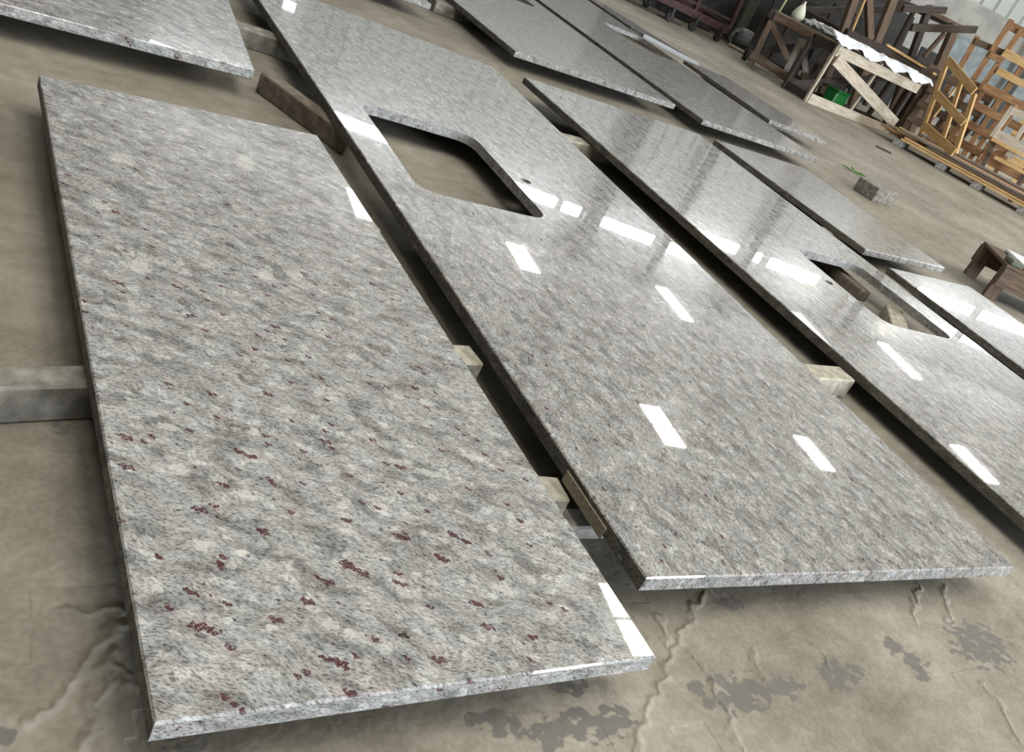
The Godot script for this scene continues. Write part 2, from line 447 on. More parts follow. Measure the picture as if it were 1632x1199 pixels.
# Granite with a grain that flows one way: pale feldspar, grey-green biotite streaks, black specks and clumps of dark red garnet.
# w, h: pixels; size: metres; flow: angle from +x towards +z
func granite(w: int, h: int, size: Vector2, flow: float, seed_: int, marks: Array, loose: int, tone: float, busy: float) -> ImageTexture:
	var data := PackedByteArray()
	data.resize(w * h * 3)
	var n_warp := noise(FastNoiseLite.TYPE_SIMPLEX, seed_)
	var n_cloud := noise(FastNoiseLite.TYPE_SIMPLEX, seed_ + 1, 3)
	var n_streak := noise(FastNoiseLite.TYPE_SIMPLEX, seed_ + 2, 2)
	var n_grain := noise(FastNoiseLite.TYPE_SIMPLEX, seed_ + 3)
	var n_fleck := noise(FastNoiseLite.TYPE_SIMPLEX, seed_ + 4)
	var n_tint := noise(FastNoiseLite.TYPE_SIMPLEX, seed_ + 5)
	var n_line := noise(FastNoiseLite.TYPE_SIMPLEX, seed_ + 7, 2)
	var n_cell := noise(FastNoiseLite.TYPE_CELLULAR, seed_ + 6)
	n_cell.cellular_return_type = FastNoiseLite.RETURN_CELL_VALUE
	n_cell.cellular_jitter = 1.0
	var n_far := n_cell.duplicate() as FastNoiseLite
	n_far.cellular_return_type = FastNoiseLite.RETURN_DISTANCE
	var mmx := size.x * 1000.0 / w
	var mmy := size.y * 1000.0 / h
	var ca := cos(flow)
	var sa := sin(flow)
	var i := 0
	for py in h:
		var y := py * mmy
		for px in w:
			var x := px * mmx
			var p := x * ca + y * sa
			var q := y * ca - x * sa + n_warp.get_noise_2d(x * 0.009, y * 0.009) * 7.0
			var grain := n_grain.get_noise_2d(p * 0.38, q * 0.5)
			var cloud := n_cloud.get_noise_2d(p * 0.012, q * 0.024)
			var streak := n_streak.get_noise_2d(p * 0.036, q * 0.12)
			var fleck := n_fleck.get_noise_2d(p * 0.088, q * 0.33)
			var line := n_line.get_noise_2d(p * 0.045, q * 0.11)
			var tint := n_tint.get_noise_2d(p * 0.012 + 40.0, q * 0.022)
			var cp := p * 0.055 + grain * 0.10
			var cq := q * 0.080 + line * 0.22
			var v := 0.640 + cloud * 0.065 + grain * 0.045 + line * 0.045 + n_grain.get_noise_2d(p * 0.13 + 70.0, q * 0.25) * 0.045
			var smoke := n_streak.get_noise_2d(p * 0.0085 + 300.0, q * 0.021)
			if smoke > 0.0:
				v -= smoothstep(0.0, 0.65, smoke) * 0.10
			var cell := n_cell.get_noise_2d(cp, cq)
			if cell > 0.25:
				v += smoothstep(-0.40, -0.62, n_far.get_noise_2d(cp, cq)) * 0.11 * cell
			if streak < -0.02:
				v -= smoothstep(0.05, 0.75, -streak) * 0.085
			if fleck > 0.40:
				v -= smoothstep(0.40, 0.9, fleck) * busy
			if absf(line) < 0.035:
				v -= (0.035 - absf(line)) * 2.2
			v = clampf(v * tone, 0.16, 0.84)
			var green := smoothstep(0.0, 0.6, -streak) * 0.005
			var warm := tint * 0.010
			data[i] = int((v + 0.005 + warm - green) * 255.0)
			data[i + 1] = int((v + 0.001 - maxf(warm, 0.0) * 0.7) * 255.0)
			data[i + 2] = int((v - 0.013 - warm * 0.5 + green) * 255.0)
			i += 3
	var r := RandomNumberGenerator.new()
	r.seed = seed_
	if not marks.is_empty():
		for k in range(0, CRYSTALS.size(), 4):
			var cx: float = CRYSTALS[k] * 1000.0
			var cy: float = CRYSTALS[k + 1] * 1000.0
			var ra: float = CRYSTALS[k + 2] * 1000.0
			var rb: float = CRYSTALS[k + 3] * 1000.0
			var reach := maxf(ra, rb) * 1.4
			for yy in range(maxi(0, int((cy - reach) / mmy)), mini(h, int((cy + reach) / mmy))):
				for xx in range(maxi(0, int((cx - reach) / mmx)), mini(w, int((cx + reach) / mmx))):
					var dx := xx * mmx - cx
					var dy := yy * mmy - cy
					var e := Vector2(dx * cos(-0.25) - dy * sin(-0.25), dx * sin(-0.25) + dy * cos(-0.25))
					var d := Vector2(e.x / ra, e.y / rb).length() + n_line.get_noise_2d(xx * mmx * 0.12, yy * mmy * 0.12) * 0.45
					var s := smoothstep(1.05, 0.85, d) * (0.52 + n_grain.get_noise_2d(xx * mmx * 0.3, yy * mmy * 0.3) * 0.16)
					if s <= 0.0:
						continue
					var o := (yy * w + xx) * 3
					data[o] = int(lerpf(data[o], 214.0, s))
					data[o + 1] = int(lerpf(data[o + 1], 210.0, s))
					data[o + 2] = int(lerpf(data[o + 2], 204.0, s))
	var clumps := marks.duplicate()
	for k in loose:
		clumps.append([r.randf() * size.x, r.randf() * size.y, 0 if r.randf() < 0.72 else 1])
	for m in clumps:
		var kind: int = m[2]
		var big := absi(kind)
		var long: float = [2.8, 6.2, 9.8, 12.5][big] * r.randf_range(0.8, 1.15)
		var wide: float = [1.5, 3.0, 4.4, 6.2][big] * r.randf_range(0.8, 1.2)
		var turn := flow + r.randf_range(-0.25, 0.3)
		for k in int([9, 50, 125, 220][big]):
			var a := r.randf() * TAU
			var d := sqrt(r.randf())
			var dp := cos(a) * d * long
			var dq := sin(a) * d * wide + sin(dp * 0.55 + kind) * wide * 0.35
			var gx: float = m[0] * 1000.0 + dp * cos(turn) - dq * sin(turn)
			var gy: float = m[1] * 1000.0 + dp * sin(turn) + dq * cos(turn)
			var rad := r.randf_range(0.45, 1.05)
			var c := Color(0.225, 0.135, 0.15).lerp(Color(0.38, 0.245, 0.26), r.randf())
			if kind < 0 or (kind == 0 and r.randf() < 0.5):
				c = Color(0.20, 0.175, 0.165)
			for yy in range(int((gy - rad) / mmy), int((gy + rad) / mmy) + 1):
				for xx in range(int((gx - rad) / mmx), int((gx + rad) / mmx) + 1):
					if xx < 0 or yy < 0 or xx >= w or yy >= h:
						continue
					if Vector2(xx * mmx - gx, yy * mmy - gy).length() > rad:
						continue
					var o := (yy * w + xx) * 3
					for ch in 3:
						data[o + ch] = int(lerpf(data[o + ch], c[ch] * 255.0, 0.8))
	return ImageTexture.create_from_image(Image.create_from_data(w, h, false, Image.FORMAT_RGB8, data))


func polished_granite(tex: Texture2D) -> StandardMaterial3D:
	var m := plain(Color.WHITE, 0.018)
	m.albedo_texture = tex
	m.clearcoat_enabled = true
	m.clearcoat = 0.3
	m.clearcoat_roughness = 0.2
	return m


# concrete: value at a world place in metres
func concrete(f1: FastNoiseLite, f2: FastNoiseLite, f3: FastNoiseLite, x: float, z: float) -> float:
	return f1.get_noise_2d(x * 1.3, z * 1.3) * 0.075 + f2.get_noise_2d(x * 9.0, z * 12.0) * 0.045 + f3.get_noise_2d(x * 70.0, z * 70.0) * 0.02


func floor_colour(v: float, t: float) -> Color:
	var k := 0.535 + v
	return Color(k + 0.004, k - 0.020 + t * 0.01, k - 0.072)


func floor_materials() -> Array:
	var f1 := noise(FastNoiseLite.TYPE_SIMPLEX, 31, 3)
	var f2 := noise(FastNoiseLite.TYPE_SIMPLEX, 32, 3)
	var f3 := noise(FastNoiseLite.TYPE_SIMPLEX, 33)
	var f4 := noise(FastNoiseLite.TYPE_SIMPLEX, 34, 3)
	# the whole floor: a tile of 6 m
	var n := 1024
	var data := PackedByteArray()
	data.resize(n * n * 3)
	var i := 0
	for py in n:
		var z := -5.0 + 6.0 * py / n
		var wz := clampf((z + 0.2) / 1.2, 0.0, 1.0)
		for px in n:
			var x := -2.0 + 6.0 * px / n
			var wx := clampf((x - 2.8) / 1.2, 0.0, 1.0)
			var v := concrete(f1, f2, f3, x, z)
			if wx > 0.0:
				v = lerpf(v, concrete(f1, f2, f3, x - 6.0, z), wx)
			if wz > 0.0:
				v = lerpf(v, lerpf(concrete(f1, f2, f3, x, z - 6.0), concrete(f1, f2, f3, x - 6.0, z - 6.0), wx), wz)
			var c := floor_colour(v, 0.0)
			data[i] = int(c.r * 255.0)
			data[i + 1] = int(c.g * 255.0)
			data[i + 2] = int(c.b * 255.0)
			i += 3
	var wide := plain(Color.WHITE, 0.82)
	wide.albedo_texture = ImageTexture.create_from_image(Image.create_from_data(n, n, false, Image.FORMAT_RGB8, data))
	# the part by the slabs' front: 2.6 x 1.3 m with creases and bare dark patches
	var w := 1600
	var h := 800
	data = PackedByteArray()
	data.resize(w * h * 3)
	var relief := PackedFloat32Array()
	relief.resize(w * h)
	i = 0
	for py in h:
		var z := -1.3 + 1.3 * py / h
		for px in w:
			var x := -0.2 + 2.6 * px / w
			var v := concrete(f1, f2, f3, x, z)
			var lump := f4.get_noise_2d(x * 7.0, z * 7.0)
			relief[i] = 0.45 + lump * 0.10 + f3.get_noise_2d(x * 130.0, z * 130.0) * 0.012 + f2.get_noise_2d(x * 34.0, z * 34.0) * 0.035
			v += f4.get_noise_2d(x * 24.0, z * 30.0) * 0.02
			var c := floor_colour(v, 0.0)
			var bare := 0.0
			for s in STAINS:
				var dx: float = (x - s[0]) / s[2]
				if absf(dx) > 1.7:
					continue
				var dz: float = (z - s[1]) / s[3]
				if absf(dz) > 1.7:
					continue
				bare = maxf(bare, smoothstep(0.45, 0.0, dx * dx + dz * dz - 0.75 + 1.6 * f2.get_noise_2d(x * 26.0, z * 34.0)))
			c = c.lerp(Color(0.385, 0.375, 0.36), bare * 0.75)
			data[i * 3] = int(c.r * 255.0)
			data[i * 3 + 1] = int(c.g * 255.0)
			data[i * 3 + 2] = int(c.b * 255.0)
			i += 1
	for line in CREASES:
		var k := 0
		while k + 3 < line.size():
			var a := Vector2(line[k], line[k + 1])
			var b := Vector2(line[k + 2], line[k + 3])
			var lo := Vector2(minf(a.x, b.x), minf(a.y, b.y)) - Vector2(0.03, 0.03)
			var hi := Vector2(maxf(a.x, b.x), maxf(a.y, b.y)) + Vector2(0.03, 0.03)
			for py in range(maxi(0, int((lo.y + 1.3) / 1.3 * h)), mini(h, int((hi.y + 1.3) / 1.3 * h))):
				for px in range(maxi(0, int((lo.x + 0.2) / 2.6 * w)), mini(w, int((hi.x + 0.2) / 2.6 * w))):
					var at := Vector2(-0.2 + 2.6 * px / w, -1.3 + 1.3 * py / h)
					at += Vector2(f4.get_noise_2d(at.x * 16.0, at.y * 16.0), f4.get_noise_2d(at.x * 16.0 + 50.0, at.y * 16.0)) * 0.012
					var d := at.distance_to(Geometry2D.get_closest_point_to_segment(at, a, b))
					relief[py * w + px] = maxf(relief[py * w + px], 0.5 + 0.36 * exp(-d * d / 0.00005))
			k += 2
	var bump := Image.create_from_data(w, h, false, Image.FORMAT_RF, relief.to_byte_array())
	var near := plain(Color.WHITE, 0.82)
	near.albedo_texture = ImageTexture.create_from_image(Image.create_from_data(w, h, false, Image.FORMAT_RGB8, data))
	near.heightmap_enabled = true
	near.heightmap_scale = 0.85
	near.heightmap_texture = ImageTexture.create_from_image(bump)
	return [wide, near]


func make_materials() -> void:
	var marks := []
	for k in range(0, GARNETS.size(), 3):
		marks.append([GARNETS[k], GARNETS[k + 1], int(GARNETS[k + 2])])
	var fine := granite(820, 2048, Vector2(0.665, 1.70), deg_to_rad(30.0), 11, marks, 300, 0.985, 0.21)
	var other := granite(1024, 2048, Vector2(1.14, 3.05), deg_to_rad(84.0), 57, [], 1200, 0.95, 0.26)
	for k in [["granite_garnet", fine], ["granite_grey", other]]:
		mats[k[0]] = polished_granite(k[1])
		var sawn := plain(Color(0.70, 0.685, 0.65), 0.8)
		sawn.albedo_texture = k[1]
		mats[k[0] + "_sawn"] = sawn
		var cut := plain(Color(1.0, 1.0, 1.0), 0.6)
		cut.albedo_texture = k[1]
		cut.uv1_triplanar = true
		cut.uv1_scale = Vector3(0.9, 0.6, 0.6)
		mats[k[0] + "_cut"] = cut
	mats.granite_dusty = polished_granite(other)
	mats.granite_dusty.roughness = 0.16
	mats.granite_dusty_sawn = mats.granite_grey_sawn
	mats.granite_dusty_cut = mats.granite_grey_cut
	mats.block = mottled(Color(0.60, 0.585, 0.55), Color(0.42, 0.405, 0.375), 0.25, 3)
	mats.block_brown = mottled(Color(0.50, 0.46, 0.41), Color(0.36, 0.325, 0.285), 0.25, 4)
	mats.block_pale = mottled(Color(0.72, 0.70, 0.64), Color(0.56, 0.54, 0.48), 0.2, 5)
	mats.block_pink = mottled(Color(0.60, 0.53, 0.50), Color(0.50, 0.43, 0.41), 0.15, 14)
	mats.wall = mottled(Color(0.64, 0.63, 0.60), Color(0.53, 0.525, 0.50), 2.2, 6, 0.9)
	mats.plaster = mottled(Color(0.54, 0.57, 0.57), Color(0.46, 0.49, 0.495), 1.2, 8, 0.9)
	mats.sheet = plain(Color(0.66, 0.67, 0.64), 0.55)
	mats.roof = plain(Color(0.78, 0.78, 0.765), 0.7)
	mats.steel_dark = plain(Color(0.20, 0.20, 0.19), 0.6)
	mats.red_steel = mottled(Color(0.29, 0.165, 0.15), Color(0.17, 0.105, 0.095), 0.3, 9, 0.65)
	mats.backdrop_dark = mottled(Color(0.13, 0.125, 0.12), Color(0.07, 0.07, 0.07), 0.5, 10, 0.6)  # near-black, for the slabs added as a dark backdrop
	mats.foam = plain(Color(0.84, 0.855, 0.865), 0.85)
	mats.cloth = plain(Color(0.62, 0.63, 0.63), 0.9)
	mats.bag = plain(Color(0.80, 0.80, 0.72), 0.5)
	mats.green = plain(Color(0.05, 0.34, 0.12), 0.5)
	mats.leaf = plain(Color(0.30, 0.50, 0.20), 0.6)
	mats.tyre = plain(Color(0.17, 0.155, 0.145), 0.8)
	mats.motor = mottled(Color(0.42, 0.43, 0.42), Color(0.26, 0.26, 0.255), 0.2, 12, 0.6)
	mats.pole_green = plain(Color(0.36, 0.37, 0.31), 0.7)
	mats.pole_lime = plain(Color(0.66, 0.68, 0.50), 0.7)
	mats.tape = mottled(Color(0.64, 0.60, 0.52), Color(0.54, 0.50, 0.43), 0.06, 13, 0.7)
	woods = [
		wood(Color(0.74, 0.70, 0.63), Color(0.58, 0.53, 0.46), 21),
		wood(Color(0.50, 0.46, 0.41), Color(0.36, 0.32, 0.28), 22),
		wood(Color(0.42, 0.345, 0.27), Color(0.27, 0.21, 0.16), 23),
		wood(Color(0.26, 0.215, 0.175), Color(0.15, 0.12, 0.10), 24),
		wood(Color(0.80, 0.67, 0.46), Color(0.62, 0.48, 0.30), 25),
		wood(Color(0.63, 0.48, 0.33), Color(0.44, 0.31, 0.20), 26),
		mats.red_steel,
	]


# ---------------------------------------------------------------- the shed
func hall(s: float, m: float, y: float) -> Vector3:
	return HALL_ALONG * s + HALL_BACK * m + Vector3(0, y, 0)


func hall_basis() -> Basis:
	return Basis(HALL_ALONG, Vector3.UP, -HALL_BACK).orthonormalized()


func skylight_or_fill(x: float, z: float, wide: float, long: float, strength: float) -> void:
	window_count += 1
	var o := Node3D.new()
	o.name = "window_%d" % window_count  # mirrored skylights and added fill panels share this name
	add_child(o)
	o.set_meta("kind", "structure")
	o.transform = Transform3D(Basis(Vector3.UP, deg_to_rad(-9.0)), Vector3(x, ROOF, z))
	var glow := StandardMaterial3D.new()
	glow.albedo_color = Color(0.9, 0.9, 0.9)
	glow.emission_enabled = true
	glow.emission = Color(1.0, 0.985, 0.955)
	glow.emission_energy_multiplier = 6.0
	part("skylight_frame", box(Vector3(wide + 0.06, 0.02, long + 0.06), 0.002), mats.sheet, o, Transform3D(Basis(), Vector3(0, -0.012, 0)))
	var cut := long * 0.5
	for k in [[-long * 0.5, -long * 0.5 + cut - 0.025], [-long * 0.5 + cut + 0.025, long * 0.5]]:
		var l: float = k[1] - k[0]
		var at := Vector3(0, -0.03, (k[0] + k[1]) * 0.5)
		part("pane", box(Vector3(wide, 0.012, l), 0.002), glow, o, Transform3D(Basis(), at))
		var lamp := AreaLight3D.new()
		lamp.name = "daylight"
		lamp.area_size = Vector2(wide, l)
		lamp.area_normalize_energy = false
		lamp.light_energy = strength / PI
		lamp.light_color = Color(1.0, 0.985, 0.955)
		lamp.shadow_enabled = true
		lamp.area_range = 60.0
		o.add_child(lamp, true)
		lamp.transform = Transform3D(Basis(Vector3.RIGHT, -PI / 2), at + Vector3(0, -0.012, 0))


func far_window(s0: float, s1: float, y0: float, y1: float, strength: float) -> void:
	window_count += 1
	var o := Node3D.new()
	o.name = "window_%d" % window_count
	add_child(o)
	o.set_meta("kind", "structure")
	o.transform = Transform3D(hall_basis(), hall((s0 + s1) * 0.5, FAR_WALL - 0.09, (y0 + y1) * 0.5))
	var glow := StandardMaterial3D.new()
	glow.albedo_color = Color(0.9, 0.9, 0.9)
	glow.emission_enabled = true
	glow.emission = Color(0.97, 0.985, 1.0)
	glow.emission_energy_multiplier = 6.0
	part("pane", box(Vector3(s1 - s0, y1 - y0, 0.012), 0.002), glow, o)
	for k: float in [-1.0, 1.0]:
		part("frame", box(Vector3(s1 - s0 + 0.06, 0.03, 0.05), 0.004), mats.sheet, o, Transform3D(Basis(), Vector3(0, k * ((y1 - y0) * 0.5 + 0.015), 0)))
		part("frame", box(Vector3(0.03, y1 - y0, 0.05), 0.004), mats.sheet, o, Transform3D(Basis(), Vector3(k * ((s1 - s0) * 0.5 + 0.015), 0, 0)))
	var lamp := AreaLight3D.new()
	lamp.name = "daylight"
	lamp.area_size = Vector2(s1 - s0, y1 - y0)
	lamp.area_normalize_energy = false
	lamp.light_energy = strength / PI
	lamp.light_color = Color(0.97, 0.985, 1.0)
	lamp.shadow_enabled = true
	lamp.area_range = 60.0
	o.add_child(lamp, true)
	lamp.transform = Transform3D(Basis(Vector3.UP, PI), Vector3(0, 0, 0.012))


func corrugated(length: float, height: float) -> ArrayMesh:
	var st := begin()
	var pitch := 0.30
	var prof := [[0.0, 0.0], [0.16, 0.0], [0.19, 0.05], [0.27, 0.05], [0.30, 0.0]]
	for k in int(length / pitch):
		for j in 4:
			var a := Vector3(-length * 0.5 + k * pitch + prof[j][0], 0, prof[j][1])
			var b := Vector3(-length * 0.5 + k * pitch + prof[j + 1][0], 0, prof[j + 1][1])
			var h := Vector3(0, height, 0)
			quad(st, a, b, b + h, a + h, Vector3(0, 0, 1))
			quad(st, a - Vector3(0, 0, 0.003), b - Vector3(0, 0, 0.003), b + h - Vector3(0, 0, 0.003), a + h - Vector3(0, 0, 0.003), Vector3(0, 0, -1))
	return st.commit()


func build_floor(materials: Array) -> void:
	var wide := begin()
	var near := begin()
	var uv := func(v: Vector3) -> Vector2: return Vector2((v.x + 2.0) / 6.0, (v.z + 5.0) / 6.0)
	var xs := [-20.0, -0.2, 2.4, 32.0]
	var zs := [-30.0, -1.3, 0.0, 20.0]
	for i in 3:
		for j in 3:
			var c := [Vector3(xs[i], 0, zs[j]), Vector3(xs[i + 1], 0, zs[j]), Vector3(xs[i + 1], 0, zs[j + 1]), Vector3(xs[i], 0, zs[j + 1])]
			if i == 1 and j == 1:
				quad(near, c[0], c[1], c[2], c[3], Vector3.UP, [Vector2(0, 0), Vector2(1, 0), Vector2(1, 1), Vector2(0, 1)])
			else:
				quad(wide, c[0], c[1], c[2], c[3], Vector3.UP, [uv.call(c[0]), uv.call(c[1]), uv.call(c[2]), uv.call(c[3])])
	add_box(wide, Vector3(52, 0.2, 50), 0.0, Transform3D(Basis(), Vector3(6, -0.102, -5)))
	wide.set_material(materials[0])
	near.generate_tangents()
	near.set_material(materials[1])
	var mesh := wide.commit()
	near.commit(mesh)
	structure("floor", mesh, null)


func build_hall() -> void:
	var hb := hall_basis()
	var s0 := -14.0
	var s1 := 24.0
	var m0 := -12.0
	var len := s1 - s0
	var mid := (s0 + s1) * 0.5
	structure("ceiling", box(Vector3(len + 0.6, 0.2, FAR_WALL - m0 + 0.6), 0.0), mats.roof, Transform3D(hb, hall(mid, (FAR_WALL + m0) * 0.5, ROOF + 0.1)))
	var back := structure("wall_back", box(Vector3(len, 1.97, 0.3), 0.0), mats.wall, Transform3D(hb, hall(mid, FAR_WALL + 0.15, 0.985)))
	part("upper_wall", box(Vector3(len, ROOF - 1.97, 0.1), 0.0), mats.roof, back, Transform3D(Basis(), Vector3(0, ROOF * 0.5, -0.06)))
	part("corrugated_sheet", corrugated(len, 2.0), mats.sheet, back, Transform3D(Basis(), Vector3(0, 0.985, 0.03)))
	part("plaster_panel", box(Vector3(7.0, 1.42, 0.02), 0.0), mats.plaster, back, Transform3D(Basis(), Vector3(8.6, -0.275, 0.155)))
	structure("wall_left", box(Vector3(0.3, ROOF, FAR_WALL - m0), 0.0), mats.wall, Transform3D(hb, hall(s0 - 0.15, (FAR_WALL + m0) * 0.5, ROOF * 0.5)))
	structure("wall_right", box(Vector3(0.3, ROOF, FAR_WALL - m0), 0.0), mats.wall, Transform3D(hb, hall(s1 + 0.15, (FAR_WALL + m0) * 0.5, ROOF * 0.5)))
	# the front wall behind the camera with a wide open gateway
	var front := structure("wall_front", box(Vector3(DOOR[0] - s0, ROOF, 0.3), 0.0), mats.wall, Transform3D(hb, hall((s0 + DOOR[0]) * 0.5, m0 - 0.15, ROOF * 0.5)))
	var off: float = (DOOR[1] + s1) * 0.5 - (s0 + DOOR[0]) * 0.5
	part("wall_pier", box(Vector3(s1 - DOOR[1], ROOF, 0.3), 0.0), mats.wall, front, Transform3D(Basis(), Vector3(off, 0, 0)))
	part("lintel", box(Vector3(DOOR[1] - DOOR[0], ROOF - DOOR[2], 0.3), 0.0), mats.wall, front, Transform3D(Basis(), Vector3((DOOR[0] + DOOR[1]) * 0.5 - (s0 + DOOR[0]) * 0.5, DOOR[2] * 0.5, 0)))
	# two steel columns before the far wall
	for s: float in [5.32, 6.88, 8.62, 11.4]:
		var wide: float = 0.34 if s < 6.0 else 0.14
		var c := structure("column", box(Vector3(wide, ROOF, 0.16), 0.01), mats.steel_dark, Transform3D(hb, hall(s, FAR_WALL - 0.32, ROOF * 0.5)))
		c.set_meta("kind", "structure")
	for k in [[-3.0, -0.4], [-0.1, 2.2], [2.35, 4.6], [4.73, 5.11], [5.53, 6.72], [7.03, 8.44], [8.81, 9.0], [9.18, 10.4], [12.5, 14.0], [14.2, 16.5]]:
		far_window(k[0], k[1], 4.27, 4.47, 40.0)
	far_window(-1.13, -0.93, 2.80, 2.94, 26.0)
	# roof lights: the rows that the slabs mirror, then unseen panels added to brighten the slabs and floor
	for k in [[6.61, -13.5, 0.34, 1.1], [9.55, -12.6, 0.40, 1.0], [12.8, -11.8, 0.30, 1.25], [15.6, -10.7, 0.30, 1.3], [17.8, -9.95, 0.30, 1.3], [9.55, -7.8, 0.38, 0.95], [12.6, -7.33, 0.34, 0.85], [16.25, -6.7, 0.38, 1.0], [6.6, -4.45, 0.32, 0.95]]:
		skylight_or_fill(k[0], k[1], k[2], k[3], ROOF_LIGHT)
	for k in [[0.9, 0.8, 3.5], [2.4, 0.6, 3.5], [1.0, -1.75, 3.5], [2.45, -1.75, 3.5], [-0.7, -0.4, 1.8], [8.0, 2.5, 29.0], [11.0, 4.0, 29.0], [8.0, 6.0, 29.0], [12.0, 0.6, 29.0], [15.0, 2.0, 29.0], [20.0, -3.0, 29.0], [23.0, -4.0, 29.0], [10.5, -0.8, 16.0], [14.5, -1.5, 20.0]]:  # fill panels out of view, placed only for the light they give
		skylight_or_fill(k[0], k[1], 1.1, 2.4, k[2])


# ---------------------------------------------------------------- things
func stone_block(x: float, z: float, turn: float, long: float, wide: float, top: float, m: String, label: String, group := "") -> void:
	var o := part("stone_block", box(Vector3(long, top, wide), 0.004), mats[m], self, Transform3D(Basis(Vector3.UP, turn), Vector3(x, top * 0.5, z)))
	tag(o, label, "block", group)


func wooden(called: String, rows: Array, label: String, category: String, group := "") -> Node3D:
	var face := Vector3(rows[0][0], 0, rows[0][1])
	var o := thing(called, Vector3(rows[1][1], 0, rows[1][3]), label, category, group)
	for k in range(1, rows.size()):
		var r: Array = rows[k]
		var a := Vector3(r[1], maxf(r[2], 0.0), r[3]) - o.position
		var b := Vector3(r[4], maxf(r[5], 0.0), r[6]) - o.position
		plank(o, r[0], a, b, r[7], r[8], face, woods[int(r[9])])
	return o


# the far side and the ends of a crate, so that it is a box and not a front
func crate_depth(o: Node3D, rows: Array, deep: float, m: int, low: Array, high: Array) -> void:
	var face := Vector3(rows[0][0], 0, rows[0][1])
	var back := -face * deep
	var la := Vector3(low[0], low[1], low[2]) - o.position
	var lb := Vector3(low[3], low[4], low[5]) - o.position
	var ha := Vector3(high[0], high[1], high[2]) - o.position
	var hb := Vector3(high[3], high[4], high[5]) - o.position
	var side := (lb - la).normalized()
	plank(o, "rail", la + back, lb + back, 0.09, 0.02, face, woods[m])
	plank(o, "rail", ha + back, hb + back, 0.09, 0.02, face, woods[m])
	for k in [[la, ha], [lb, hb]]:
		var foot: Vector3 = k[0] + back
		foot.y = 0.0
		plank(o, "post", foot, k[1] + back, 0.06, 0.04, face, woods[m])
		plank(o, "end_rail", k[0] - face * 0.03, k[0] + back + face * 0.03, 0.08, 0.02, side, woods[m])
		plank(o, "end_rail", k[1] - face * 0.03, k[1] + back + face * 0.03, 0.08, 0.02, side, woods[m])
	plank(o, "brace", la + back + face * 0.02, hb + back + face * 0.02, 0.08, 0.02, face, woods[m])


func foam_sheet() -> void:
	var o := thing("foam_sheet", Vector3(7.55, 0.665, -6.9), "crumpled white foam sheet lying along the top of the pale crate", "packaging")
	var st := begin()
	var nx := 90
	var nz := 10
	var f := noise(FastNoiseLite.TYPE_SIMPLEX, 77, 2)
	var at := func(i: int, j: int) -> Vector3:
		var s := 1.93 * i / nx
		var t := float(j) / nz
		var scallop := absf(sin(s * 6.6 + 0.4)) * 0.055 + 0.02
		var z := 0.06 - t * 0.34
		var y := 0.05 + f.get_noise_2d(s * 5.0, t * 2.0) * 0.014
		if t < 0.25:
			y -= (0.25 - t) / 0.25 * scallop
		return Vector3(s, y - 0.025 * s / 1.9, z - s * 0.074)
	for i in nx:
		for j in nz:
			var a: Vector3 = at.call(i, j)
			var b: Vector3 = at.call(i + 1, j)
			var c: Vector3 = at.call(i + 1, j + 1)
			var d: Vector3 = at.call(i, j + 1)
			var dn := Vector3(0, -0.018, 0)
			quad(st, a, b, c, d, Vector3.UP)
			quad(st, a + dn, b + dn, c + dn, d + dn, Vector3.DOWN)
			if j == 0:
				quad(st, a, b, b + dn, a + dn, Vector3(0, 0, 1))
			if j == nz - 1:
				quad(st, d, c, c + dn, d + dn, Vector3(0, 0, -1))
			if i == 0:
				quad(st, a, d, d + dn, a + dn, Vector3.LEFT)
			if i == nx - 1:
				quad(st, b, c, c + dn, b + dn, Vector3.RIGHT)
	part("sheet", st.commit(), mats.foam, o)


func timber_pile() -> void:
	var dir := Vector3(0.409, 0, 0.912)
	var face := Vector3(-0.912, 0, 0.409)
	var base := Vector3(8.583, 0, -6.379)
	rng.seed = 5
	var tones := [4, 5, 4, 0, 2, 5, 1]
	for layer in 5:
		for k in 5:
			if layer == 4 and k < 4:
				continue
			var start := rng.randf_range(-0.30, 0.35)
			var long := rng.randf_range(1.3, 2.3)
			var back := 0.03 + k * 0.085 + rng.randf_range(-0.004, 0.004)
			var y := 0.082 + layer * 0.0265
			var turn := rng.randf_range(-0.004, 0.004)
			var d := dir.rotated(Vector3.UP, turn)
			var mid := base + dir * (start + long * 0.5) - face * back + Vector3(0, y, 0)
			var o := part("timber_plank", box(Vector3(long, 0.022, 0.074), 0.003), woods[tones[(k * 3 + layer * 2) % 7]], self, Transform3D(Basis(d, Vector3.UP, d.cross(Vector3.UP)), mid))
			var tone: String = {4: "golden", 5: "orange-brown", 0: "whitish", 2: "dark brown", 1: "grey"}[tones[(k * 3 + layer * 2) % 7]]
			tag(o, "long %s timber plank %s low heap beside the pine frame" % [tone, ["at the bottom of the", "low down in the", "in the middle of the", "near the top of the", "on top of the"][layer]], "plank", "planks in the timber heap")
	for s: float in [0.05, 0.55, 0.95, 1.45]:
		var p := base + dir * s - face * 0.2
		stone_block(p.x, p.z, atan2(-face.z, face.x), 0.40, 0.09, 0.07, "block", "grey stone bearer under the heap of timber planks", "bearers under the timber heap")


